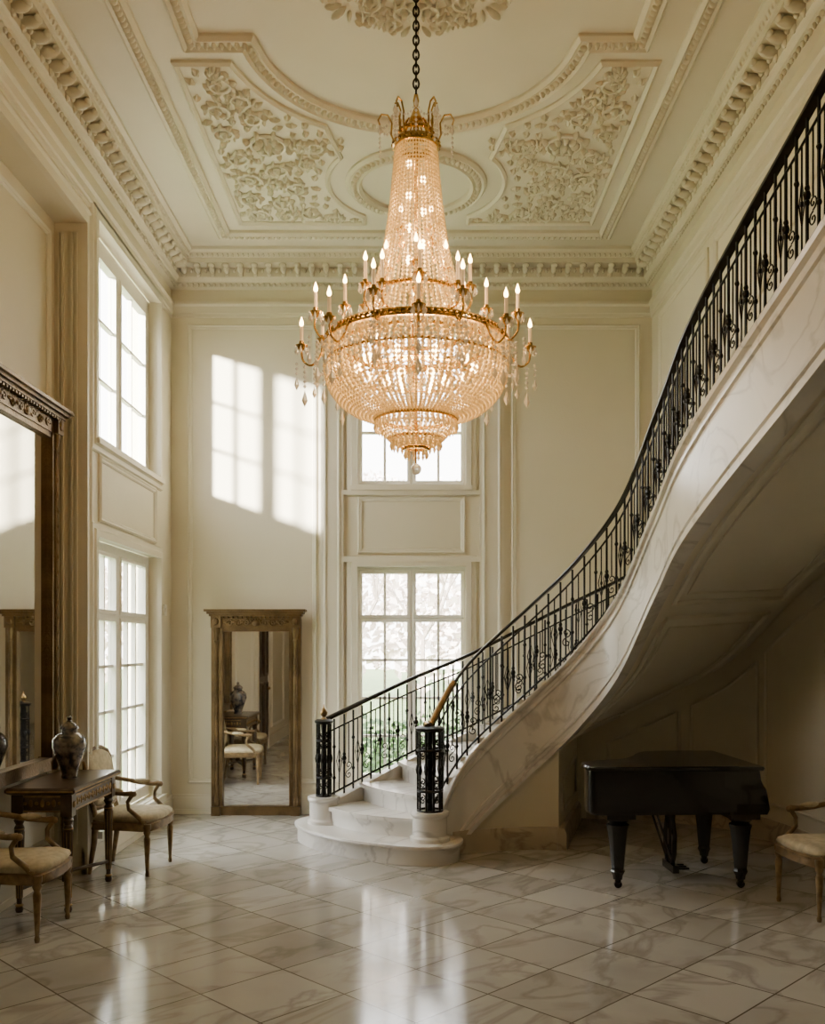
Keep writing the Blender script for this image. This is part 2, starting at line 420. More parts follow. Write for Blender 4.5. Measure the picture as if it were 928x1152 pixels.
mb.obj('newel_cages',M['iron'],True,50,st)
mb=MB()
mb.lathe((-.88,8.90,1.155),[(.03,0),(.015,.02),(.03,.04),(.038,.065),(.025,.09),(.008,.11),(.004,.14),(0,.145)],12)
tsx=[.0+i*.05 for i in range(0,22)]
mb.tube([(.10,8.06,1.155),(.09,8.10,1.17)]+[(sin_(t).x,sin_(t).y,szr(t)+.012) for t in tsx],[.03,.032]+[.031]*22,10)
mb.obj('brass_fittings',M['brass'],True,50,st)
def skirt(f,ts,sg,z=.20,o0=.02,o1=.055):
    rings=[]
    for t in ts:
        p,n=edge(f,t,sg)
        rings.append([(p.x+n.x*o,p.y+n.y*o,zz) for o,zz in ((o0,0),(o0,z),(o1-.02,z),(o1-.008,z-.03),(o1,z-.05),(o1,0))])
    mb.loft(rings)
mb=MB()
skirt(sin_,[.9+i*.1 for i in range(0,28)],1,.20,.0,.085)
rings=[]
for i in (0,1):
    p=pc.lerp(pe,i*.98); rings.append([(p.x+o,p.y-.08*(1-i),zz) for o,zz in ((-.03,0),(-.03,.2),(.03,.2),(.05,.15),(.05,0))])
mb.loft(rings)
mb.obj('marble_skirting',M['base'],True,30,st)
mb=MB(); skirt(sout,[3.4+i*.1 for i in range(0,63)],1,.2,-.0,.03); mb.obj('alcove_skirting',M['base'],True,30,st)
mb=MB()
for a,b_ in ((3.7,4.5),(4.62,5.4),(5.52,6.7),(6.85,8.6)):
    n=10
    def q(t,z): 
        p,nn=edge(sout,t,1); return (p.x+nn.x*.01,p.y+nn.y*.01,z)
    P=[q(a+(b_-a)*i/n,.35) for i in range(n+1)]+[q(b_-(b_-a)*i/n,szr(b_-(b_-a)*i/n)-1.68) for i in range(n+1)]
    mb.tube(P,.018,5,True)
p0=pc.lerp(pe,.15);p1=pc.lerp(pe,.85)
mb.tube([(p0.x+.01,p0.y,.32),(p1.x+.01,p1.y,.32),(p1.x+.01,p1.y,.70),(p0.x+.01,p0.y,.62)],.014,5,True)
mb.obj('alcove_panels',M['trim'],True,50,st)
mb=MB(); mb.box(3.5,3.62,-2.2,3.3,0,ZC); mb.obj('wall_alcove',M['wall'])
# ---------------------------------------------------------------- trims
mb=MB()
CP=[(-.005,0),(.30,0),(.30,.03),(.27,.05),(.255,.09),(.24,.10),(.24,.15),(.12,.16),(.12,.26),(.10,.275),(.085,.30),(.05,.31),(.05,.34),(-.005,.36)]
cpath=[(XL,-2.2),(XR,-2.2),(XR,YB),(XL,YB)]
mb.sweep(mpC,cpath,CP)
AP=[(-.004,.50),(.045,.50),(.05,.53),(.03,.55),(.03,.62),(.018,.63),(.018,.66),(-.004,.67)]
mb.sweep(mpC,cpath,AP)
mb.obj('trim_1',M['trim'])
mb=MB()
inner=[(XL+.17,-1.9),(XR-.17,-1.9),(XR-.17,YB-.17),(XL+.17,YB-.17)]
for p,a in resample(inner,.155):
    nx,ny=-math.sin(a),math.cos(a)
    mb.ball((p.x-nx*.0,p.y-ny*.0,ZC-.195),(.034,.075,.043),8,6,rot=a)
    mb.ball((p.x+nx*.055,p.y+ny*.055,ZC-.175),(.042,.024,.030),8,5,rot=a)
    mb.ball((p.x-nx*.045,p.y-ny*.045,ZC-.235),(.028,.02,.033),6,5,rot=a)
    mb.ball((p.x+math.cos(a)*.0775-nx*.03,p.y+math.sin(a)*.0775-ny*.03,ZC-.20),(.018,.02,.026),6,4,rot=a)
for p,a in resample([(XL+.255,-1.9),(XR-.255,-1.9),(XR-.255,YB-.255),(XL+.255,YB-.255)],.055):
    mb.ball((p.x,p.y,ZC-.075),(.018,.016,.024),6,4,rot=a)
for p,a in resample([(XL+.06,-1.9),(XR-.06,-1.9),(XR-.06,YB-.06),(XL+.06,YB-.06)],.06):
    mb.ball((p.x,p.y,ZC-.325),(.02,.018,.022),6,4,rot=a)
mb.obj('trim_2',M['relief'],True,60)
mb=MB(); bd=MB()
BM=[(-.075,0),(-.075,.02),(-.05,.045),(-.03,.035),(.03,.035),(.05,.06),(.075,.03),(.075,0)]
outer=rect(-2.00,1.97,1.8,9.72)
mb.sweep(mpC,outer,BM)
cy=6.5
central=[(-1.6,6.62),(-1.2,6.62)]+arc(0,cy,1.2,172,8,36)+[(1.2,6.62),(1.6,6.62)]
near=[(x,11.6-y) for x,y in reversed(central)]
cl=central+near
mb.sweep(mpC,cl,BM)
RG=arc(0,8.68,.58,0,352,44)
mb.sweep(mpC,RG,BM)
for P in (outer,cl,RG):
    for p,a in resample(P,.055): bd.ball((p.x,p.y,ZC-.040),(.020,.030,.030),6,4,rot=a)
th=[(-.022,0),(-.022,.02),(0,.036),(.022,.014),(.022,0)]
for sg in (1,-1):
    big=arc(0,cy,1.42,165,122,14); small=arc(0,8.68,.82,216,130,16)
    P=[(-1.78,big[0][1])]+big+small+[(small[-1][0],9.47),(-1.78,9.47)]
    mb.sweep(mpC,[(sg*x,y) for x,y in P],th)
mb.obj('trim_3',M['trim'])
bd.obj('trim_4',M['relief'],True,60)
rl=MB()
def inpanel(x,y): return -1.72<x<-.5 and 6.95<y<9.4 and math.hypot(x,y-cy)>1.5 and math.hypot(x,y-8.68)>.89
def scroll(cx,cy_,r,a0,turns,thick=.02,leaves=True,mir=1,ls=1.0):
    pts=[];rad=[];n=26
    for i in range(n+1):
        s=i/n; rr=r*(1-.86*s); a=a0+turns*2*pi*s
        x=cx+rr*math.cos(a); y=cy_+rr*math.sin(a)
        pts.append((mir*x,y,ZC-.014)); rad.append(thick*(1.15-.5*s))
        if leaves and i%2==1 and s<.75:
            lx=cx+(rr+.026*ls)*math.cos(a); ly=cy_+(rr+.026*ls)*math.sin(a)
            ta=a+ (pi/2 if turns>0 else -pi/2)-(.8 if turns>0 else -.8)
            if mir<0: ta=pi-ta
            rl.ball((mir*lx,ly,ZC-.008),(.036*ls,.013*ls,.034),6,4,rot=ta)
    rl.tube(pts,rad,5)
    rl.ball((mir*(cx),cy_,ZC-.014),(.026,.026,.042),8,4)
def rosette(cx,cy_,r,mir=1):
    for q,rad,sc_ in ((8,.6,1),(8,1.25,.8)):
        for k in range(q):
            a=2*pi*(k+.5*(rad>1))/q; rl.ball((mir*(cx+r*rad*math.cos(a)),cy_+r*rad*math.sin(a),ZC-.012),(r*.30*sc_,r*.16*sc_,.045),8,5,rot=(a if mir>0 else pi-a))
    rl.ball((mir*cx,cy_,ZC-.02),(r*.25,r*.25,.055),8,5)
    P=[(mir*(cx+r*1.0*math.cos(2*pi*k/24)),cy_+r*1.0*math.sin(2*pi*k/24),ZC-.01) for k in range(24)]
    rl.tube(P,.018,5,True)
SC=[(-1.52,7.15,.12,-2,1.4),(-1.60,7.48,.11,1.2,-1.4),(-1.60,7.82,.10,3.6,1.3),(-1.58,8.22,.12,-1.5,1.5),(-1.55,8.58,.13,.6,-1.5),
        (-1.58,8.95,.12,2.2,1.5),(-1.56,9.26,.10,0,-1.4),(-1.24,8.42,.12,2.6,1.5),(-1.12,8.76,.12,-.8,-1.5),(-1.28,9.02,.11,1.2,1.5),(-1.30,9.30,.09,2,-1.3),
        (-1.05,9.25,.11,.3,1.4),(-.80,9.34,.07,3.8,-1.3),(-.98,8.30,.08,.5,1.4),(-.88,8.02,.09,2,-1.2),(-1.34,7.60,.10,-1.9,1.4),(-1.40,7.34,.09,.4,-1.3),(-1.5,6.99,.05,0,1.1),(-1.0,8.0,.06,1,1.2),(-1.33,8.68,.08,3,1.2)]
rs=random.Random(3); fill=[]
for _ in range(5000):
    x=rs.uniform(-1.72,-.55); y=rs.uniform(6.96,9.4)
    if not inpanel(x,y): continue
    if any(math.hypot(x-a[0],y-a[1])<a[2]+.045 for a in SC) or math.hypot(x+1.27,y-8.0)<.28: continue
    if any(math.hypot(x-a,y-b_)<.11 for a,b_,_ in fill): continue
    fill.append((x,y,rs.uniform(0,6.3)))
for mir in (1,-1):
    rosette(-1.27,8.0,.15,mir)
    for (x,y,r,a0,tn) in SC: scroll(x,y,r,a0,tn,.016,True,mir)
    for x,y,a in fill:
        rl.ball((mir*x,y,ZC-.006),(.050,.014,.032),6,4,rot=a if mir>0 else pi-a); rl.ball((mir*x,y,ZC-.006),(.014,.034,.034),6,4,rot=a if mir>0 else pi-a)
CX,CYc=0.0,5.80
for k in range(8):
    a=2*pi*k/8
    for d,r,tn in ((.28,.10,1.4),(.28,.10,-1.4)):
        aa=a+(.26 if tn>0 else -.26); scroll(CX+d*math.cos(aa),CYc+d*math.sin(aa),r,a+pi,tn,.014)
    for s in (-1,1):
        aa=a+s*.15; scroll(CX+.52*math.cos(aa),CYc+.52*math.sin(aa),.085,a,s*1.4,.014)
        aa=a+s*.30; scroll(CX+.66*math.cos(aa),CYc+.66*math.sin(aa),.065,a,-s*1.4,.012)
        aa=a+s*.10; rl.ball((CX+.72*math.cos(aa),CYc+.72*math.sin(aa),ZC-.008),(.06,.018,.035),8,4,rot=aa+s*.5)
    rl.ball((CX+.74*math.cos(a),CYc+.74*math.sin(a),ZC-.01),(.08,.022,.04),8,4,rot=a)
    rl.ball((CX+.40*math.cos(a),CYc+.40*math.sin(a),ZC-.01),(.07,.02,.04),8,4,rot=a)
    rl.ball((CX+.15*math.cos(a),CYc+.15*math.sin(a),ZC-.01),(.08,.03,.05),8,4,rot=a)
rl.obj('trim_5',M['relief'],True,70)
mb=MB()
def fr(mp,u0,u1,v0,v1): mb.sweep(mp,rect(u0,u1,v0,v1),FR)
fr(mpB,-2.50,-1.12,.36,5.38); fr(mpB,1.08,2.45,.36,5.38)
fr(mpB,-.62,.52,2.90,3.48)
fr(mpR,8.35,9.95,3.6,5.38)
mb.sweep(mpR,[(8.1,5.38),(5.0,5.38),(8.1,4.1)][::1],FR)
fr(mpL,7.98,9.66,2.94,3.46)
fr(mpN,5.35,7.42,.3,5.14)
fr(mpL,1.5,3.0,.36,5.38); 
CS=[(-.01,0),(-.01,.045),(.05,.045),(.06,.03),(.10,.03),(.11,.012),(.11,0)]
CS=[(-a,b_) for a,b_ in CS]
for mp_,o in ((mpL,WU),(mpL,WLo),(mpB,BU),(mpB,BL)):
    P=rect(o[0],o[1],o[2],o[3]) ; mb.sweep(mp_,P,CS)
mb.sweep(mpL,[(7.56,0),(7.56,5.28),(5.2,5.28),(5.2,0)],[(-.15,0),(-.15,.03),(-.12,.045),(-.10,.03),(-.05,.03),(-.03,.05),(0,.05),(0,0)],closed=False)
for x0,x1,d in ((-2.90,-2.885,.014),(-2.865,-2.85,.02),(-2.79,-2.775,.02),(-2.755,-2.74,.014)):
    mb.box(x0,x1,7.56-d,7.56,.25,5.2)
for u0,u1 in ((-1.05,-.80),(.70,.97)):
    mb.mbox(mpB,u0,u1,.22,5.48,0,.045); mb.mbox(mpB,u0-.02,u1+.02,0.001,.24,0,.06); mb.mbox(mpB,u0-.02,u1+.02,5.40,5.48,0,.07)
    mb.sweep(mpB,rect(u0+.05,u1-.05,.36,5.30),[(-.02,.045),(-.02,.055),(0,.065),(.02,.052),(.02,.045)])
mb.mbox(mpB,-.80,.70,2.78,2.84,0,.05); mb.mbox(mpB,-.80,.70,3.52,3.57,0,.05)
mb.obj('trim_6',M['trim'])
def baseb(name,mp,u0,u1):
    b_=MB(); b_.mbox(mp,u0,u1,0,.18,0,.03); b_.mbox(mp,u0,u1,.18,.215,0,.018); b_.mbox(mp,u0,u1,0,.05,.03,.042); b_.obj(name,M['trim'])
baseb('baseboard_left',mpL,7.56,YB); baseb('baseboard_left_niche',mpN,5.2,7.56); baseb('baseboard_back',mpB,XL,-1.07)
b_=MB(); b_.mbox(mpL,-2.2,3.45,0,.2,0,.03); b_.mbox(mpL,4.85,5.2,0,.2,0,.03); b_.obj('baseboard_left_near',M['trim'])
def window(name,mp,op,sashes,zr,h,cols=2,mw=.014):
    e=empty(name); w=MB(); g=MB()
    cells=[(a,b_,c,d) for a,b_ in sashes for c,d,_ in zr]
    w.grid(mp,op[0],op[1],op[2],op[3],h-.03,h+.03,cells)
    for a,b_ in sashes:
        for c,d,n in zr:
            for i in range(1,cols):
                u=a+(b_-a)*i/cols; w.mbox(mp,u-mw,u+mw,c,d,h-.022,h+.022)
            for i in range(1,n):
                z=c+(d-c)*i/n; w.mbox(mp,a,b_,z-mw,z+mw,h-.022,h+.022)
            w.sweep(mp,rect(a,b_,c,d),[(-.001,h+.03),(-.001,h+.045),(-.03,h+.045),(-.04,h+.03)])
            g.mbox(mp,a,b_,c,d,h-.003,h+.003)
    w.obj('frame',M['winf'],parent=e); g.obj('pane',M['glass'],parent=e)
SL=[(7.92,8.66),(8.84,9.60)]
window('window_1',mpL,(7.84,9.78,3.6,5.45),SL,[(3.70,5.27,3)],-.12,2,.010)
window('window_2',mpL,(7.84,9.78,.3,2.78),SL,[(.42,2.08,4),(2.18,2.66,1)],-.12,3)
SB=[(-.60,-.10),(0.0,.50)]
window('window_3',mpB,BU,SB,[(3.70,5.32,3)],-.14)
window('window_4',mpB,BL,SB,[(.42,2.12,4),(2.20,2.66,1)],-.14)
mb=MB(); mb.mbox(mpL,7.80,9.82,.24,.30,-.02,.09); mb.mbox(mpB,-.72,.62,.24,.30,-.02,.09); mb.mbox(mpL,7.80,9.82,3.55,3.60,-.02,.07); mb.mbox(mpB,-.72,.62,3.57,3.62,-.02,.07); mb.obj('trim_7',M['trim'])
e=empty('door_1'); mb=MB(); mb.mbox(mpL,3.6,4.7,0.002,2.7,.004,.03)
for v0,v1 in ((.2,1.2),(1.35,2.5)):
    for u0,u1 in ((3.72,4.1),(4.2,4.58)): mb.sweep(mpL,rect(u0,u1,v0,v1),[(a,b_+.03) for a,b_ in FR])
mb.obj('leaf',M['door'],parent=e)
mb=MB(); mb.sweep(mpL,[(3.55,0.002),(3.55,2.76),(4.75,2.76),(4.75,0.002)],[(-.05,0.004),(-.05,.06),(.06,.05),(.06,0.004)],closed=False); mb.obj('casing',M['trim'],parent=e)
mb=MB(); mb.ball((XL+.07,3.72,1.1),.03,8,6); mb.obj('knob',M['brass'],True,parent=e)
mb=MB(); mb.mbox(mpL,10.0,10.1,2.18,2.3,.0,.015); mb.mbox(mpL,10.04,10.06,2.22,2.26,.015,.025); mb.obj('light_switch',M['winf'])
# ---------------------------------------------------------------- mirrors
def mirror(name,w,h,st_,loc,rz,zb=0):
    e=empty(name,loc,rz); f=MB(); g=MB()
    top=.20
    f.box(-w/2,w/2,-.03,.0,0,h-top*.5)
    for s in (-1,1):
        x0=s*(w/2-st_) ; x1=s*w/2
        f.box(min(x0,x1),max(x0,x1),-.075,-.03,.0,h-top)
        cx=(x0+x1)/2
        f.lathe((cx,-.075,0),[(.03,.10),(.034,.12),(.034,.17),(.022,.20),(.026,.22),(.024,h*.5),(.022,h-top-.17),(.03,h-top-.14),(.02,h-top-.12),(.036,h-top-.04),(.036,h-top)],10)
        f.box(cx-.05,cx+.05,-.12,-.03,0,.10)
        for i in range(int((h-.7)/.12)): f.ball((cx,-.092,.35+i*.12),(.015,.012,.03),6,4)
        f.box(s*(w/2-st_)-.012,s*(w/2-st_)+.012,-.085,-.03,.08,h-top)
        f.box(cx-.055,cx+.055,-.12,-.03,h-top,h-.07)
        f.ball((cx,-.12,h-top*.66),(.035,.02,.04),8,5)
    f.box(-w/2,w/2,-.08,-.03,0,.08); f.box(-w/2+.02,w/2-.02,-.09,-.03,.08,.10)
    f.box(-w/2,w/2,-.085,-.03,h-top,h-.07); f.box(-w/2+st_,w/2-st_,-.075,-.03,h-top-.04,h-top)
    f.box(-w/2-.015,w/2+.015,-.13,-.0,h-.075,h-.05); f.box(-w/2-.035,w/2+.035,-.155,-.0,h-.05,h-.025); f.box(-w/2-.06,w/2+.06,-.18,-.0,h-.025,h)
    n=int(w/.05)
    for i in range(n): f.box(-w/2+.02+i*.05,-w/2+.045+i*.05,-.125,-.08,h-.095,h-.076)
    zc=h-top+.055
    for s in (-1,1):
        for k in range(3):
            c0=Vector((s*(.10+k*(w/2-.22)/3),-.088,zc)); 
            f.tube(spiral(c0,Vector((s,0,0)),Vector((0,0,1)),.038,pi*(k%2),1.3,12),.009,5)
            f.ball(c0+Vector((s*.05,0,.01)),(.03,.012,.016),6,4)
    f.ball((0,-.09,zc),(.05,.02,.04),8,5)
    for k in range(7):
        a=pi*k/6; f.ball((.055*math.cos(a),-.09,zc+.035*math.sin(a)),(.014,.012,.018),6,4)
    g.box(-w/2+st_,w/2-st_,-.04,-.031,.10,h-top-.02)
    f.obj('frame',M['gilt'],True,35,e); g.obj('glass',M['mirror'],parent=e)
    return e
mirror('standing_mirror',.98,2.25,.115,(-1.75,YB-.05,0.001),0)
mirror('wall_mirror',1.28,2.83,.14,(XNICHE+.015,6.78,.885),pi/2)
# ---------------------------------------------------------------- console table
def console(loc,rz):
    e=empty('console_table',loc,rz); t=MB(); g=MB()
    W,D,H=.98,.46,.87
    t.loft([[(x*(W/2+o),y*(D/2+o),z) for x,y in ((-1,-1),(1,-1),(1,1),(-1,1))] for o,z in ((-.02,H-.05),(.0,H-.04),(.012,H-.03),(.012,H-.012),(.0,H))])
    t.box(-W/2+.04,W/2-.04,-D/2+.03,D/2-.03,H-.17,H-.05)
    for x in (-1,1):
        for y in (-1,1):
            cx,cy_=x*(W/2-.065),y*(D/2-.06)
            t.box(cx-.04,cx+.04,cy_-.04,cy_+.04,H-.20,H-.05)
            t.lathe((cx,cy_,0),[(.022,0),(.028,.02),(.02,.05),(.018,.07),(.034,H-.28),(.024,H-.26),(.038,H-.23),(.03,H-.215),(.038,H-.20)],12)
            g.ball((cx,cy_-.042,H-.12),(.024,.012,.024),8,5)
            g.lathe((cx,cy_,0),[(.028,H-.30),(.037,H-.29),(.028,H-.28)],12); g.lathe((cx,cy_,0),[(.024,.04),(.03,.05),(.02,.06)],12)
            for q in range(8):
                a=2*pi*q/8; g.tube([(cx+.021*math.cos(a),cy_+.021*math.sin(a),.10),(cx+.034*math.cos(a),cy_+.034*math.sin(a),H-.31)],.003,4)
    for i in range(20):
        x=-W/2+.12+i*(W-.24)/19
        for y in (-D/2+.03,D/2-.03):
            g.ball((x,y,H-.11),(.018,.009,.03 if i%2 else .014),6,4)
    for s in (-1,1):
        for i in range(7): g.ball((s*(W/2-.04),-D/2+.11+i*.04,H-.11),(.009,.016,.028 if i%2 else .014),6,4)
        for zz in (H-.165,H-.063):
            g.box(-W/2+.10,W/2-.10,s*(D/2-.03)-.006,s*(D/2-.03)+.006,zz-.005,zz+.005); g.box(s*(W/2-.04)-.006,s*(W/2-.04)+.006,-D/2+.09,D/2-.09,zz-.005,zz+.005)
        g.box(-W/2,W/2,s*(D/2+.006)-.007,s*(D/2+.006)+.007,H-.03,H-.018); g.box(s*(W/2+.006)-.007,s*(W/2+.006)+.007,-D/2,D/2,H-.03,H-.018)
    for s in (-1,1): t.tube([(-(W/2-.07),s*(D/2-.06),.16),(0,0,.18),((W/2-.07),-s*(D/2-.06),.16)],.014,6)
    t.ball((0,0,.2),(.04,.04,.04),8,6)
    t.obj('frame',M['wood'],True,35,e); g.obj('gilt_carving',M['gilt2'],True,50,e)
console((-2.59,6.92,0),pi/2)
def vase(loc):
    v=MB(); v.lathe(loc,[(.055,0),(.06,.01),(.055,.03),(.07,.08),(.10,.16),(.124,.23),(.118,.29),(.085,.325),(.058,.34),(.058,.36),(.068,.365),(.068,.375),(.05,.40),(.02,.42),(.012,.43),(.02,.445),(.01,.46),(0,.465)],28)
    v.obj('porcelain_vase',M['vase'],True,50)
vase((-2.58,6.95,.872))
# ---------------------------------------------------------------- armchairs
def armchair(loc,rz):
    e=empty('armchair',loc,rz); w=MB(); c=MB()
    def leg(x,y,h): w.lathe((x,y,0),[(.014,0),(.018,.02),(.013,.04),(.014,.06),(.027,h-.12),(.018,h-.10),(.030,h-.07),(.024,h-.055),(.032,h-.04),(.032,h)],10)
    for x in (-1,1):
        leg(x*.255,-.235,.42)
        w.tube([(x*.215,.215,.42),(x*.218,.225,.25),(x*.225,.26,.02),(x*.226,.262,0)],[.028,.024,.016,.016],8)
    def seatpath(o,z): 
        P=[(-.28,-.20),(-.24,-.265),(-.12,-.285),(0,-.29),(.12,-.285),(.24,-.265),(.28,-.20),(.25,.0),(.235,.235),(-.235,.235),(-.25,.0)]
        k=1+o/.28
        return [(a*k,-.03+(b_+.03)*k,z) for a,b_ in P]
    w.loft([seatpath(0,.36),seatpath(.006,.37),seatpath(.0,.395),seatpath(.006,.42),seatpath(-.01,.43)])
    c.loft([seatpath(-.015,.425),seatpath(.0,.45),seatpath(-.01,.475),seatpath(-.05,.495),seatpath(-.12,.507),seatpath(-.24,.512)])
    def bk(x,z,off=0):
        return (x,.225+ (z-.45)*.17+off,z)
    P=[]
    z0,z1=.53,.98
    for x,z in ((-.20,z0),(-.1,z0-.012),(.1,z0-.012),(.20,z0),(.225,z0+.04),(.24,.75),(.235,z1-.07),(.20,z1-.02),(.10,z1+.015),(0,z1+.025),(-.10,z1+.015),(-.20,z1-.02),(-.235,z1-.07),(-.24,.75),(-.225,z0+.04)): P.append((x,z))
    w.tube([bk(x,z) for x,z in P],.021,8,True)
    cc=(0,.755)
    def sc(k,off): return [bk(cc[0]+(x-cc[0])*k,cc[1]+(z-cc[1])*k,off) for x,z in P]
    c.loft([sc(.96,.02),sc(.96,-.005),sc(.90,-.03),sc(.75,-.04),sc(.4,-.045)])
    w.ball(bk(0,z1+.045),(.045,.018,.025),8,5)
    for x in (-1,1):
        w.tube([bk(x*.205,.56),(x*.21,.222,.48),(x*.212,.215,.40)],.022,8)
        w.tube([bk(x*.238,.72),(x*.262,.16,.70),(x*.285,.05,.675),(x*.29,-.06,.665),(x*.285,-.12,.668),(x*.282,-.145,.655)],[.018,.019,.02,.02,.024,.018],8)
        w.tube([(x*.283,-.125,.66),(x*.285,-.085,.60),(x*.275,-.09,.54),(x*.262,-.17,.47),(x*.257,-.215,.42)],[.018,.016,.017,.02,.024],8)
        c.ball((x*.282,.035,.690),(.026,.085,.022),8,6)
        w.ball((x*.284,-.135,.664),(.026,.026,.024),8,6)
    w.obj('frame',M['chairwood'],True,50,e); c.obj('upholstery',M['fabric'],True,60,e)
armchair((-2.60,6.08,0),pi/2)
armchair((-2.37,7.78,0),pi/2-.10)
armchair((2.90,6.55,0),-pi/2+.15)
# ---------------------------------------------------------------- grand piano
def piano(loc,rz):
    e=empty('grand_piano',loc,rz); b_=MB()
    L_=1.34; Wd=1.04; ys=Wd/1.36; xs=.97
    plan=[(1.14,0),(.12,0),(.04,.02),(0,.08),(-.01,.2),(.01,.36),(.08,.48),(.22,.56),(.40,.66),(.52,.86),(.60,1.10),(.70,1.28),(.84,1.35),(1.14,1.36)]
    plan=[(x*xs,y*ys) for x,y in plan]
    def pl(o,z):
        cx,cy_=.62,.48; return [(x+(x-cx)/max(.01,math.hypot(x-cx,y-cy_))*o, y+(y-cy_)/max(.01,math.hypot(x-cx,y-cy_))*o,z) for x,y in plan]
    def sm(ring):
        z=ring[0][2]; pts=[Vector(p[:2]) for p in ring]; out=[]
        n=len(pts)
        for i in range(n-1):
            a=pts[max(i-1,0)];p=pts[i];q=pts[i+1];d=pts[min(i+2,n-1)]
            for k in range(4):
                u=k/4; out.append(.5*(2*p+(q-a)*u+(2*a-5*p+4*q-d)*u*u+(3*p-a-3*q+d)*u**3))
        out.append(pts[-1]); return [(p.x,p.y,z) for p in out]
    b_.loft([sm(pl(-.02,.58)),sm(pl(0,.60)),sm(pl(0,.91))])
    b_.loft([sm(pl(.02,.915)),sm(pl(.028,.925)),sm(pl(.028,.94)),sm(pl(.018,.948))])
    x1=1.10
    b_.box(x1-.05,L_,0.0,Wd,.58,.66)
    for y0,y1 in ((0,.075),(Wd-.075,Wd)):
        prof=[(x1-.02,.58),(L_,.58),(L_+.018,.62),(L_+.005,.70),(L_-.01,.77),(L_-.03,.80),(L_-.05,.84),(L_-.06,.91),(x1-.02,.91)]
        b_.loft([[(x,y,z) for x,z in prof] for y in (y0,y1)])
    b_.loft([[(x,y,z) for x,z in ((x1-.02,.66),(L_-.03,.66),(L_-.03,.73),(L_-.12,.77),(L_-.16,.91),(x1-.02,.91))] for y in (.075,Wd-.075)])
    b_.loft([[(x,y,z) for x,z in ((x1-.06,.915),(L_-.04,.915),(L_-.03,.93),(L_-.04,.946),(x1-.06,.946))] for y in (-.022,Wd+.02)])
    LG=((1.18,.12),(1.18,Wd-.12),(.24,.15))
    for x,y in LG:
        b_.lathe((x,y,0),[(.022,.065),(.036,.07),(.040,.10),(.056,.13),(.048,.15),(.052,.18),(.066,.34),(.080,.45),(.092,.49),(.066,.505),(.085,.52),(.098,.54),(.098,.59)],8)
        b_.box(x-.11,x+.11,y-.11,y+.11,.54,.59)
    b_.box(.74,.79,.38,.66,.05,.11); 
    ym=.52
    for s in (-1,1):
        b_.tube([(.76,ym+s*.05,.10),(.76,ym+s*.11,.20),(.76,ym+s*.12,.34),(.76,ym+s*.07,.46),(.76,ym+s*.10,.60)],.02,8)
        b_.tube([(.76,ym+s*.02,.10),(.76,ym+s*.02,.60)],.008,6)
    b_.tube([(.76,ym-.08,.12),(.60,ym-.08,.60)],.01,6); b_.tube([(.76,ym+.08,.12),(.60,ym+.08,.60)],.01,6)
    b_.obj('case',M['black'],True,35,e)
    k=MB()
    for x,y in LG:
        k.lathe((x,y,0),[(.012,.03),(.022,.04),(.026,.06),(.024,.085),(.02,.09)],10)
        k.loft([[(x+.03*math.cos(a),y+dy,.03+.029*math.sin(a)) for a in [2*pi*i/14 for i in range(14)]] for dy in (-.012,.012)])
    for i in (-1,0,1): k.box(.79,.89,ym+i*.07-.012,ym+i*.07+.012,.065,.08)
    k.obj('casters_pedals',M['rail'],True,40,e)
piano((1.31,6.98,0),.04)
# ---------------------------------------------------------------- chandelier
ch=empty('chandelier',(0,5.80,0))
gd=MB(); cy1=MB(); cy2=MB(); cd=MB(); fl=MB(); bl=MB()
def ring(r,z,w,h,n=48):
    R=[]
    for i in range(n):
        a=2*pi*i/n
        R.append([((r+o)*math.cos(a),(r+o)*math.sin(a),z+q) for o,q in ((-w,-h),(w*.4,-h),(w,-h*.5),(w*.6,0),(w,h*.5),(w*.4,h),(-w,h))])
    gd.loft(R,loop=True)
    m=int(r*2*pi/.035)
    for i in range(m): gd.ball(((r+w)*math.cos(2*pi*i/m),(r+w)*math.sin(2*pi*i/m),z),(.010,.010,.012),5,4)
def strands(prof,n,sp,size,B,jit=0,el=1.25):
    P=[Vector((r,0,z)) for r,z in prof]
    Q=[]
    m=len(P)
    for i in range(m-1):
        a=P[max(0,i-1)];p=P[i];q=P[i+1];d=P[min(m-1,i+2)]
        for k in range(10):
            u=k/10; Q.append(.5*(2*p+(q-a)*u+(2*a-5*p+4*q-d)*u*u+(3*p-a-3*q+d)*u**3))
    Q.append(P[-1]); pts=[];acc=0;last=Q[0];pts.append(Q[0])
    for q in Q[1:]:
        d=(q-last).length; t=sp-acc
        while t<=d: pts.append(last.lerp(q,t/d)); t+=sp
        acc=d-(t-sp); last=q
    for s in range(n):
        a=2*pi*(s+jit)/n
        for i,p in enumerate(pts):
            B.octa((p.x*math.cos(a),p.x*math.sin(a),p.z),size,size*el)
def drop(x,y,z,l=.06,r=.013,B=None): (B or cy2).octa((x,y,z-l*.62),r,l*.62,l*.38)
chn=MB(); z=5.30; i=0
while z<6.06:
    pts=[]
    for k in range(10):
        a=2*pi*k/10; u=.018*math.cos(a); v=.032*math.sin(a)
        pts.append((u,0,z+v) if i%2 else (0,u,z+v))
    chn.tube(pts,.0065,5,True); z+=.045; i+=1
chn.lathe((0,0,0),[(.01,6.04),(.05,6.07),(.09,6.11),(.10,6.149),(0,6.149)],18)
chn.obj('chain',M['rail'],True,50,ch)
gd.lathe((0,0,0),[(.012,5.28),(.02,5.24),(.012,5.2),(.03,5.15),(.045,5.12),(.02,5.08),(.012,5.0),(.012,3.1)],10)
ring(.135,4.96,.012,.022); ring(.10,5.04,.008,.012)
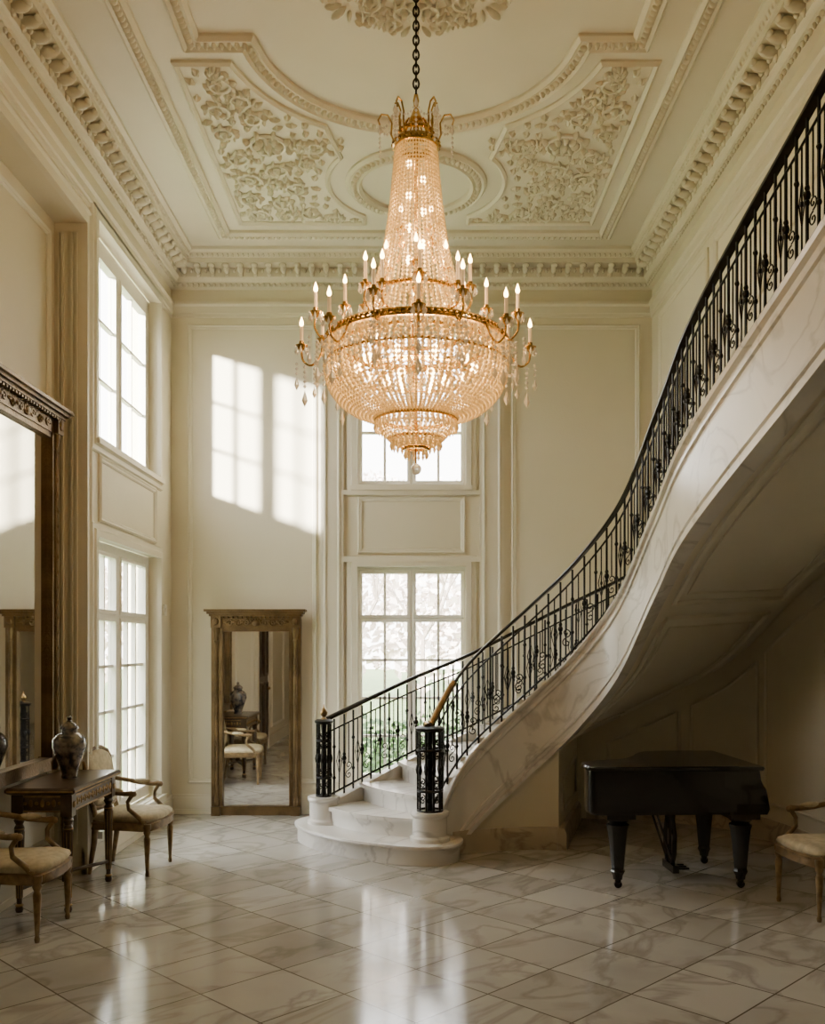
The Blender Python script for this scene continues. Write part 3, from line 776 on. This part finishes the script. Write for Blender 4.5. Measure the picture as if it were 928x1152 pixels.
for k in range(12):
    a=2*pi*k/12; ca,sa=math.cos(a),math.sin(a)
    P=[(.13,4.97),(.155,5.03),(.15,5.10),(.175,5.15),(.215,5.155),(.235,5.12),(.225,5.09)]
    if k%2: P=[(.11,5.0),(.12,5.08),(.11,5.15),(.13,5.19),(.15,5.18)]
    gd.tube([(r*ca,r*sa,z) for r,z in P],.006,5)
    r,z=P[-1]; drop(r*ca,r*sa,z,.07,.014); 
    for q in range(5): cy2.octa((r*ca,r*sa,z-.085-q*.028),.010,.013)
    gd.tube([(.05*ca,.05*sa,5.12),(.09*ca,.09*sa,5.06),(.13*ca,.13*sa,4.97)],.005,4)
for k in range(12):
    a0=2*pi*k/12
    for q in range(7):
        s=q/6; a=a0+s*2*pi/12; rr=.225+(.15-.225)*(s if k%2==0 else 1-s); zz=5.08+.07*(s if k%2==0 else 1-s)-.06*4*s*(1-s); cy2.octa((rr*math.cos(a),rr*math.sin(a),zz),.009,.011)
strands([(.125,4.94),(.142,4.75),(.170,4.50),(.212,4.25),(.272,4.03)],44,.026,.0115,cy1)
ring(.275,4.02,.010,.012)
strands([(.28,4.0),(.315,3.93),(.345,3.83)],56,.025,.0115,cy1)
for s in range(40):
    a=2*pi*s/40; drop(.285*math.cos(a),.285*math.sin(a),4.0,.07,.012,cy1)
ring(.350,3.81,.011,.013)
strands([(.36,3.80),(.44,3.785),(.54,3.76)],60,.028,.0105,cy1)
ring(.550,3.74,.014,.022,64)
strands([(.55,3.70),(.565,3.60),(.555,3.50),(.51,3.405),(.42,3.325),(.32,3.28),(.25,3.265)],84,.025,.0125,cy1)
strands([(.47,3.70),(.46,3.60),(.42,3.50),(.34,3.42),(.24,3.37)],40,.034,.0125,cy1,.5)
for s in range(24):
    a=2*pi*s/24; drop(.30*math.cos(a),.30*math.sin(a),3.70,.10,.014,cy1)
ring(.47,3.705,.006,.008); ring(.560,3.585,.004,.005,64)
ring(.245,3.26,.010,.012)
for s in range(44):
    a=2*pi*s/44; drop(.255*math.cos(a),.255*math.sin(a),3.25,.075,.012,cy1)
strands([(.23,3.24),(.21,3.18),(.15,3.12),(.09,3.09)],38,.023,.011,cy1)
ring(.15,3.14,.008,.010,32)
for s in range(26):
    a=2*pi*s/26; drop(.155*math.cos(a),.155*math.sin(a),3.135,.07,.011,cy1)
ring(.07,3.08,.008,.008,24)
for s in range(14):
    a=2*pi*s/14; drop(.07*math.cos(a),.07*math.sin(a),3.07,.06,.010,cy1)
gd.tube([(0,0,3.12),(0,0,2.98)],.006,5)
cy2.ball((0,0,2.95),(.034,.034,.036),10,7)
for s in range(60):
    a=2*pi*s/60; drop(.572*math.cos(a),.572*math.sin(a),3.71,.075,.012,cy1)
def candle(x,y,z,hh=.10):
    gd.lathe((x,y,z),[(.008,-.03),(.02,-.02),(.036,-.005),(.040,.004),(.018,.006),(.015,.03),(.0,.03)],12)
    cd.lathe((x,y,z),[(.0105,.02),(.0105,hh),(.004,hh+.003)],8)
    fl.lathe((x,y,z+hh),[(.003,0),(.012,.012),(.013,.024),(.007,.044),(.001,.062)],8)
    for k in range(8):
        a=2*pi*k/8; drop(x+.038*math.cos(a),y+.038*math.sin(a),z-.002,.05,.009)
def arm(a,P,hh=.10,beads=True):
    ca,sa=math.cos(a),math.sin(a)
    V=[Vector((r*ca,r*sa,z)) for r,z in P]; Q=[]
    for i in range(len(V)-1):
        aa=V[max(0,i-1)];p=V[i];q=V[i+1];d=V[min(len(V)-1,i+2)]
        for k in range(5):
            u=k/5; Q.append(.5*(2*p+(q-aa)*u+(2*aa-5*p+4*q-d)*u*u+(3*p-aa-3*q+d)*u**3))
    Q.append(V[-1]); gd.tube(Q,.007,5)
    r,z=P[-1]; candle(r*ca,r*sa,z+.03,hh)
    return Q
for k in range(16):
    a=2*pi*(k+.05)/16
    P=[(.555,3.74),(.60,3.64),(.65,3.59),(.70,3.62),(.71,3.68)] if k%2==0 else [(.555,3.74),(.59,3.69),(.62,3.69),(.655,3.74),(.65,3.80)]
    Q=arm(a,P,.12)
    ca,sa=math.cos(a),math.sin(a)
    r,z=(.69,3.60) if k%2==0 else (.64,3.68)
    for q in range(5): cy2.octa((r*ca,r*sa,z-.02-q*.03),.012,.014)
    drop(r*ca,r*sa,z-.16,.11,.019)
    for q in range(3): cy2.octa(((r+.05)*ca,(r+.05)*sa,z-.0-q*.03),.011,.013)
    drop((r+.05)*ca,(r+.05)*sa,z-.08,.085,.016)
    for q in range(5): cy2.octa(((r-.06)*ca,(r-.06)*sa,z-.0-q*.03),.011,.013)
    drop((r-.06)*ca,(r-.06)*sa,z-.14,.075,.015)
    for q in range(1,10):
        s=q/10; aa=a+s*2*pi/16; cy2.octa((.62*math.cos(aa),.62*math.sin(aa),3.70-.13*4*s*(1-s)),.010,.012)
for k in range(12):
    a=2*pi*(k+.12)/12
    P=[(.35,3.82),(.38,3.84),(.42,3.84),(.45,3.88),(.44,3.92)] if k%2==0 else [(.34,3.84),(.345,3.88),(.36,3.90),(.375,3.94),(.365,3.99)]
    arm(a,P,.14); ca,sa=math.cos(a),math.sin(a); r,z=P[2]
    for q in range(3): cy2.octa((r*ca,r*sa,z-.02-q*.03),.010,.013)
    drop(r*ca,r*sa,z-.08,.07,.015)
for k in range(6):
    a=2*pi*(k+.5)/6; P=[(.26,4.03),(.245,4.06),(.225,4.08),(.21,4.12)]; arm(a,P,.12)
for k in range(4):
    a=2*pi*(k+.5)/4; P=[(.17,4.28),(.15,4.31),(.13,4.36)]; arm(a,P,.11)
for k in range(10):
    a=2*pi*k/10; bl.ball((.36*math.cos(a),.36*math.sin(a),3.58),(.026,.026,.036),8,6)
for k in range(6):
    a=2*pi*k/6; bl.ball((.18*math.cos(a),.18*math.sin(a),3.50),(.026,.026,.036),8,6)
for zz in (4.15,4.35,4.55,4.75): bl.ball((0.045,0,zz),(.02,.02,.03),8,6); bl.ball((-.045,0,zz+.1),(.02,.02,.03),8,6)
for k in range(10):
    a=2*pi*k/10; gd.tube([(.0,0,3.66),(.36*math.cos(a),.36*math.sin(a),3.55)],.006,4)
for B,n,m_,s in ((gd,'gilt_frame','gold',True),(cy1,'bead_strands','crystal_glow',False),(cy2,'crystal_drops','crystal_glow2',False),(cd,'candles','candle',True),(fl,'flame_bulbs','flame',True),(bl,'inner_bulbs','bulb',True)):
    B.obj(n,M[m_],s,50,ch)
def plight(name,loc,e,col,r):
    l=bpy.data.lights.new(name,'POINT'); l.energy=e; l.color=col; l.shadow_soft_size=r
    o=bpy.data.objects.new(name,l); o.location=loc; bpy.context.collection.objects.link(o); o.parent=ch
warm=(1,.66,.34)
plight('bowl_lamp',(0,0,3.55),52,warm,.12); plight('stem_lamp',(0,0,4.25),20,warm,.06)
for k in range(4):
    a=2*pi*(k+.5)/4; plight('candle_lamp_%d'%k,(.66*math.cos(a),.66*math.sin(a),3.98),5,warm,.05)
# ---------------------------------------------------------------- outside
mb=MB(); mb.box(-60,60,10.9,90,-.6,-.35); mb.box(-60,-3.4,-30,10.9,-.6,-.35); mb.obj('lawn',M['lawn'])
def foliage(B,c,r,n,s):
    for i in range(n):
        v=Vector((random.gauss(0,1),random.gauss(0,1),random.gauss(0,1))).normalized()*(random.random()**.4)
        p=Vector((c[0]+v.x*r[0],c[1]+v.y*r[1],max(-.33+s,c[2]+v.z*r[2])))
        a=Vector((random.uniform(-1,1),random.uniform(-1,1),random.uniform(-1,1))).normalized()*s; b2=a.orthogonal().normalized()*s*.6
        B.add([p-a,p+b2,p+a,p-b2],[(0,1,2,3)])
mb=MB()
for x in (-1.6,-.8,0,.9,1.7): foliage(mb,(x,13.2+random.uniform(-.2,.3),.35),(.65,.5,.6),500,.06)
mb.obj('shrub_row',M['leaf'])
mb=MB(); 
for y in range(-9,4): foliage(mb,(-7.5,y*1.0,2.1),(.9,.9,2.3),700,.16)
mb.box(-7.7,-7.3,-9.5,3.4,-.34,4.35)
mb.obj('hedge_sun_block',M['leaf'])  # unseen hedge, added to keep sun off the lower left window
mb=MB()
for i in range(22):
    x=-24+i*2.2; foliage(mb,(x,40+random.uniform(-3,3),3.2+random.uniform(-.5,.8)),(2.0,1.5,3.6),420,.28)
mb.obj('tree_line',M['leafp'])
def tree(x,y,h,seed,leafmat,nl):
    random.seed(seed); e=empty('tree',(x,y,-.33)); B=MB(); F=MB()
    def br(p,d,l,r,dep):
        q=p+d*l; m_=p.lerp(q,.5)+Vector((random.uniform(-1,1),random.uniform(-1,1),0))*l*.06
        B.tube([p,m_,q],[r,r*.85,r*.7],5)
        if dep==0: foliage(F,q,(l*.9,l*.9,l*.7),nl,.06); return
        for k in range(3):
            nd=(d+Vector((random.uniform(-1,1),random.uniform(-1,1),random.uniform(-.2,.6)))*.75).normalized(); br(q,nd,l*.72,r*.6,dep-1)
    br(Vector((0,0,0)),Vector((0,0,1)),h*.3,.09,4)
    B.obj('trunk',M['bark'],parent=e); F.obj('canopy',leafmat,parent=e)
tree(-1.5,19,6.5,3,M['leafp'],45); tree(2.2,22,7,5,M['leafp'],45); tree(.2,27,8,9,M['leafp'],45); tree(-3.0,25,7.5,21,M['leafp'],40)
# ---------------------------------------------------------------- light
w=bpy.data.worlds.new('world'); bpy.context.scene.world=w; w.use_nodes=True
nt=w.node_tree; bg=nt.nodes['Background']
tc=nt.nodes.new('ShaderNodeTexCoord'); sp=nt.nodes.new('ShaderNodeSeparateXYZ'); rp=nt.nodes.new('ShaderNodeValToRGB')
nt.links.new(tc.outputs['Generated'],sp.inputs[0]); nt.links.new(sp.outputs['Z'],rp.inputs['Fac']); nt.links.new(rp.outputs['Color'],bg.inputs['Color'])
rp.color_ramp.elements[0].color=(1,.97,.90,1); rp.color_ramp.elements[1].color=(.88,.93,1,1)
bg.inputs['Strength'].default_value=14.5
l=bpy.data.lights.new('sun','SUN'); l.energy=62; l.color=(1,.95,.84); l.angle=math.radians(3.0)
o=bpy.data.objects.new('sun',l); bpy.context.collection.objects.link(o)
o.rotation_euler=Vector((.75,1,-.25)).to_track_quat('-Z','Y').to_euler()
# ---------------------------------------------------------------- camera
cam=bpy.data.cameras.new('camera'); co=bpy.data.objects.new('camera',cam); bpy.context.collection.objects.link(co)
co.location=(0,0,1.85); co.rotation_euler=(pi/2,0,0)
cam.sensor_fit='VERTICAL'; cam.sensor_height=36; cam.lens=36*1050/1152; cam.shift_y=151/1152; cam.shift_x=-4/1152; cam.clip_start=.05
bpy.context.scene.camera=co
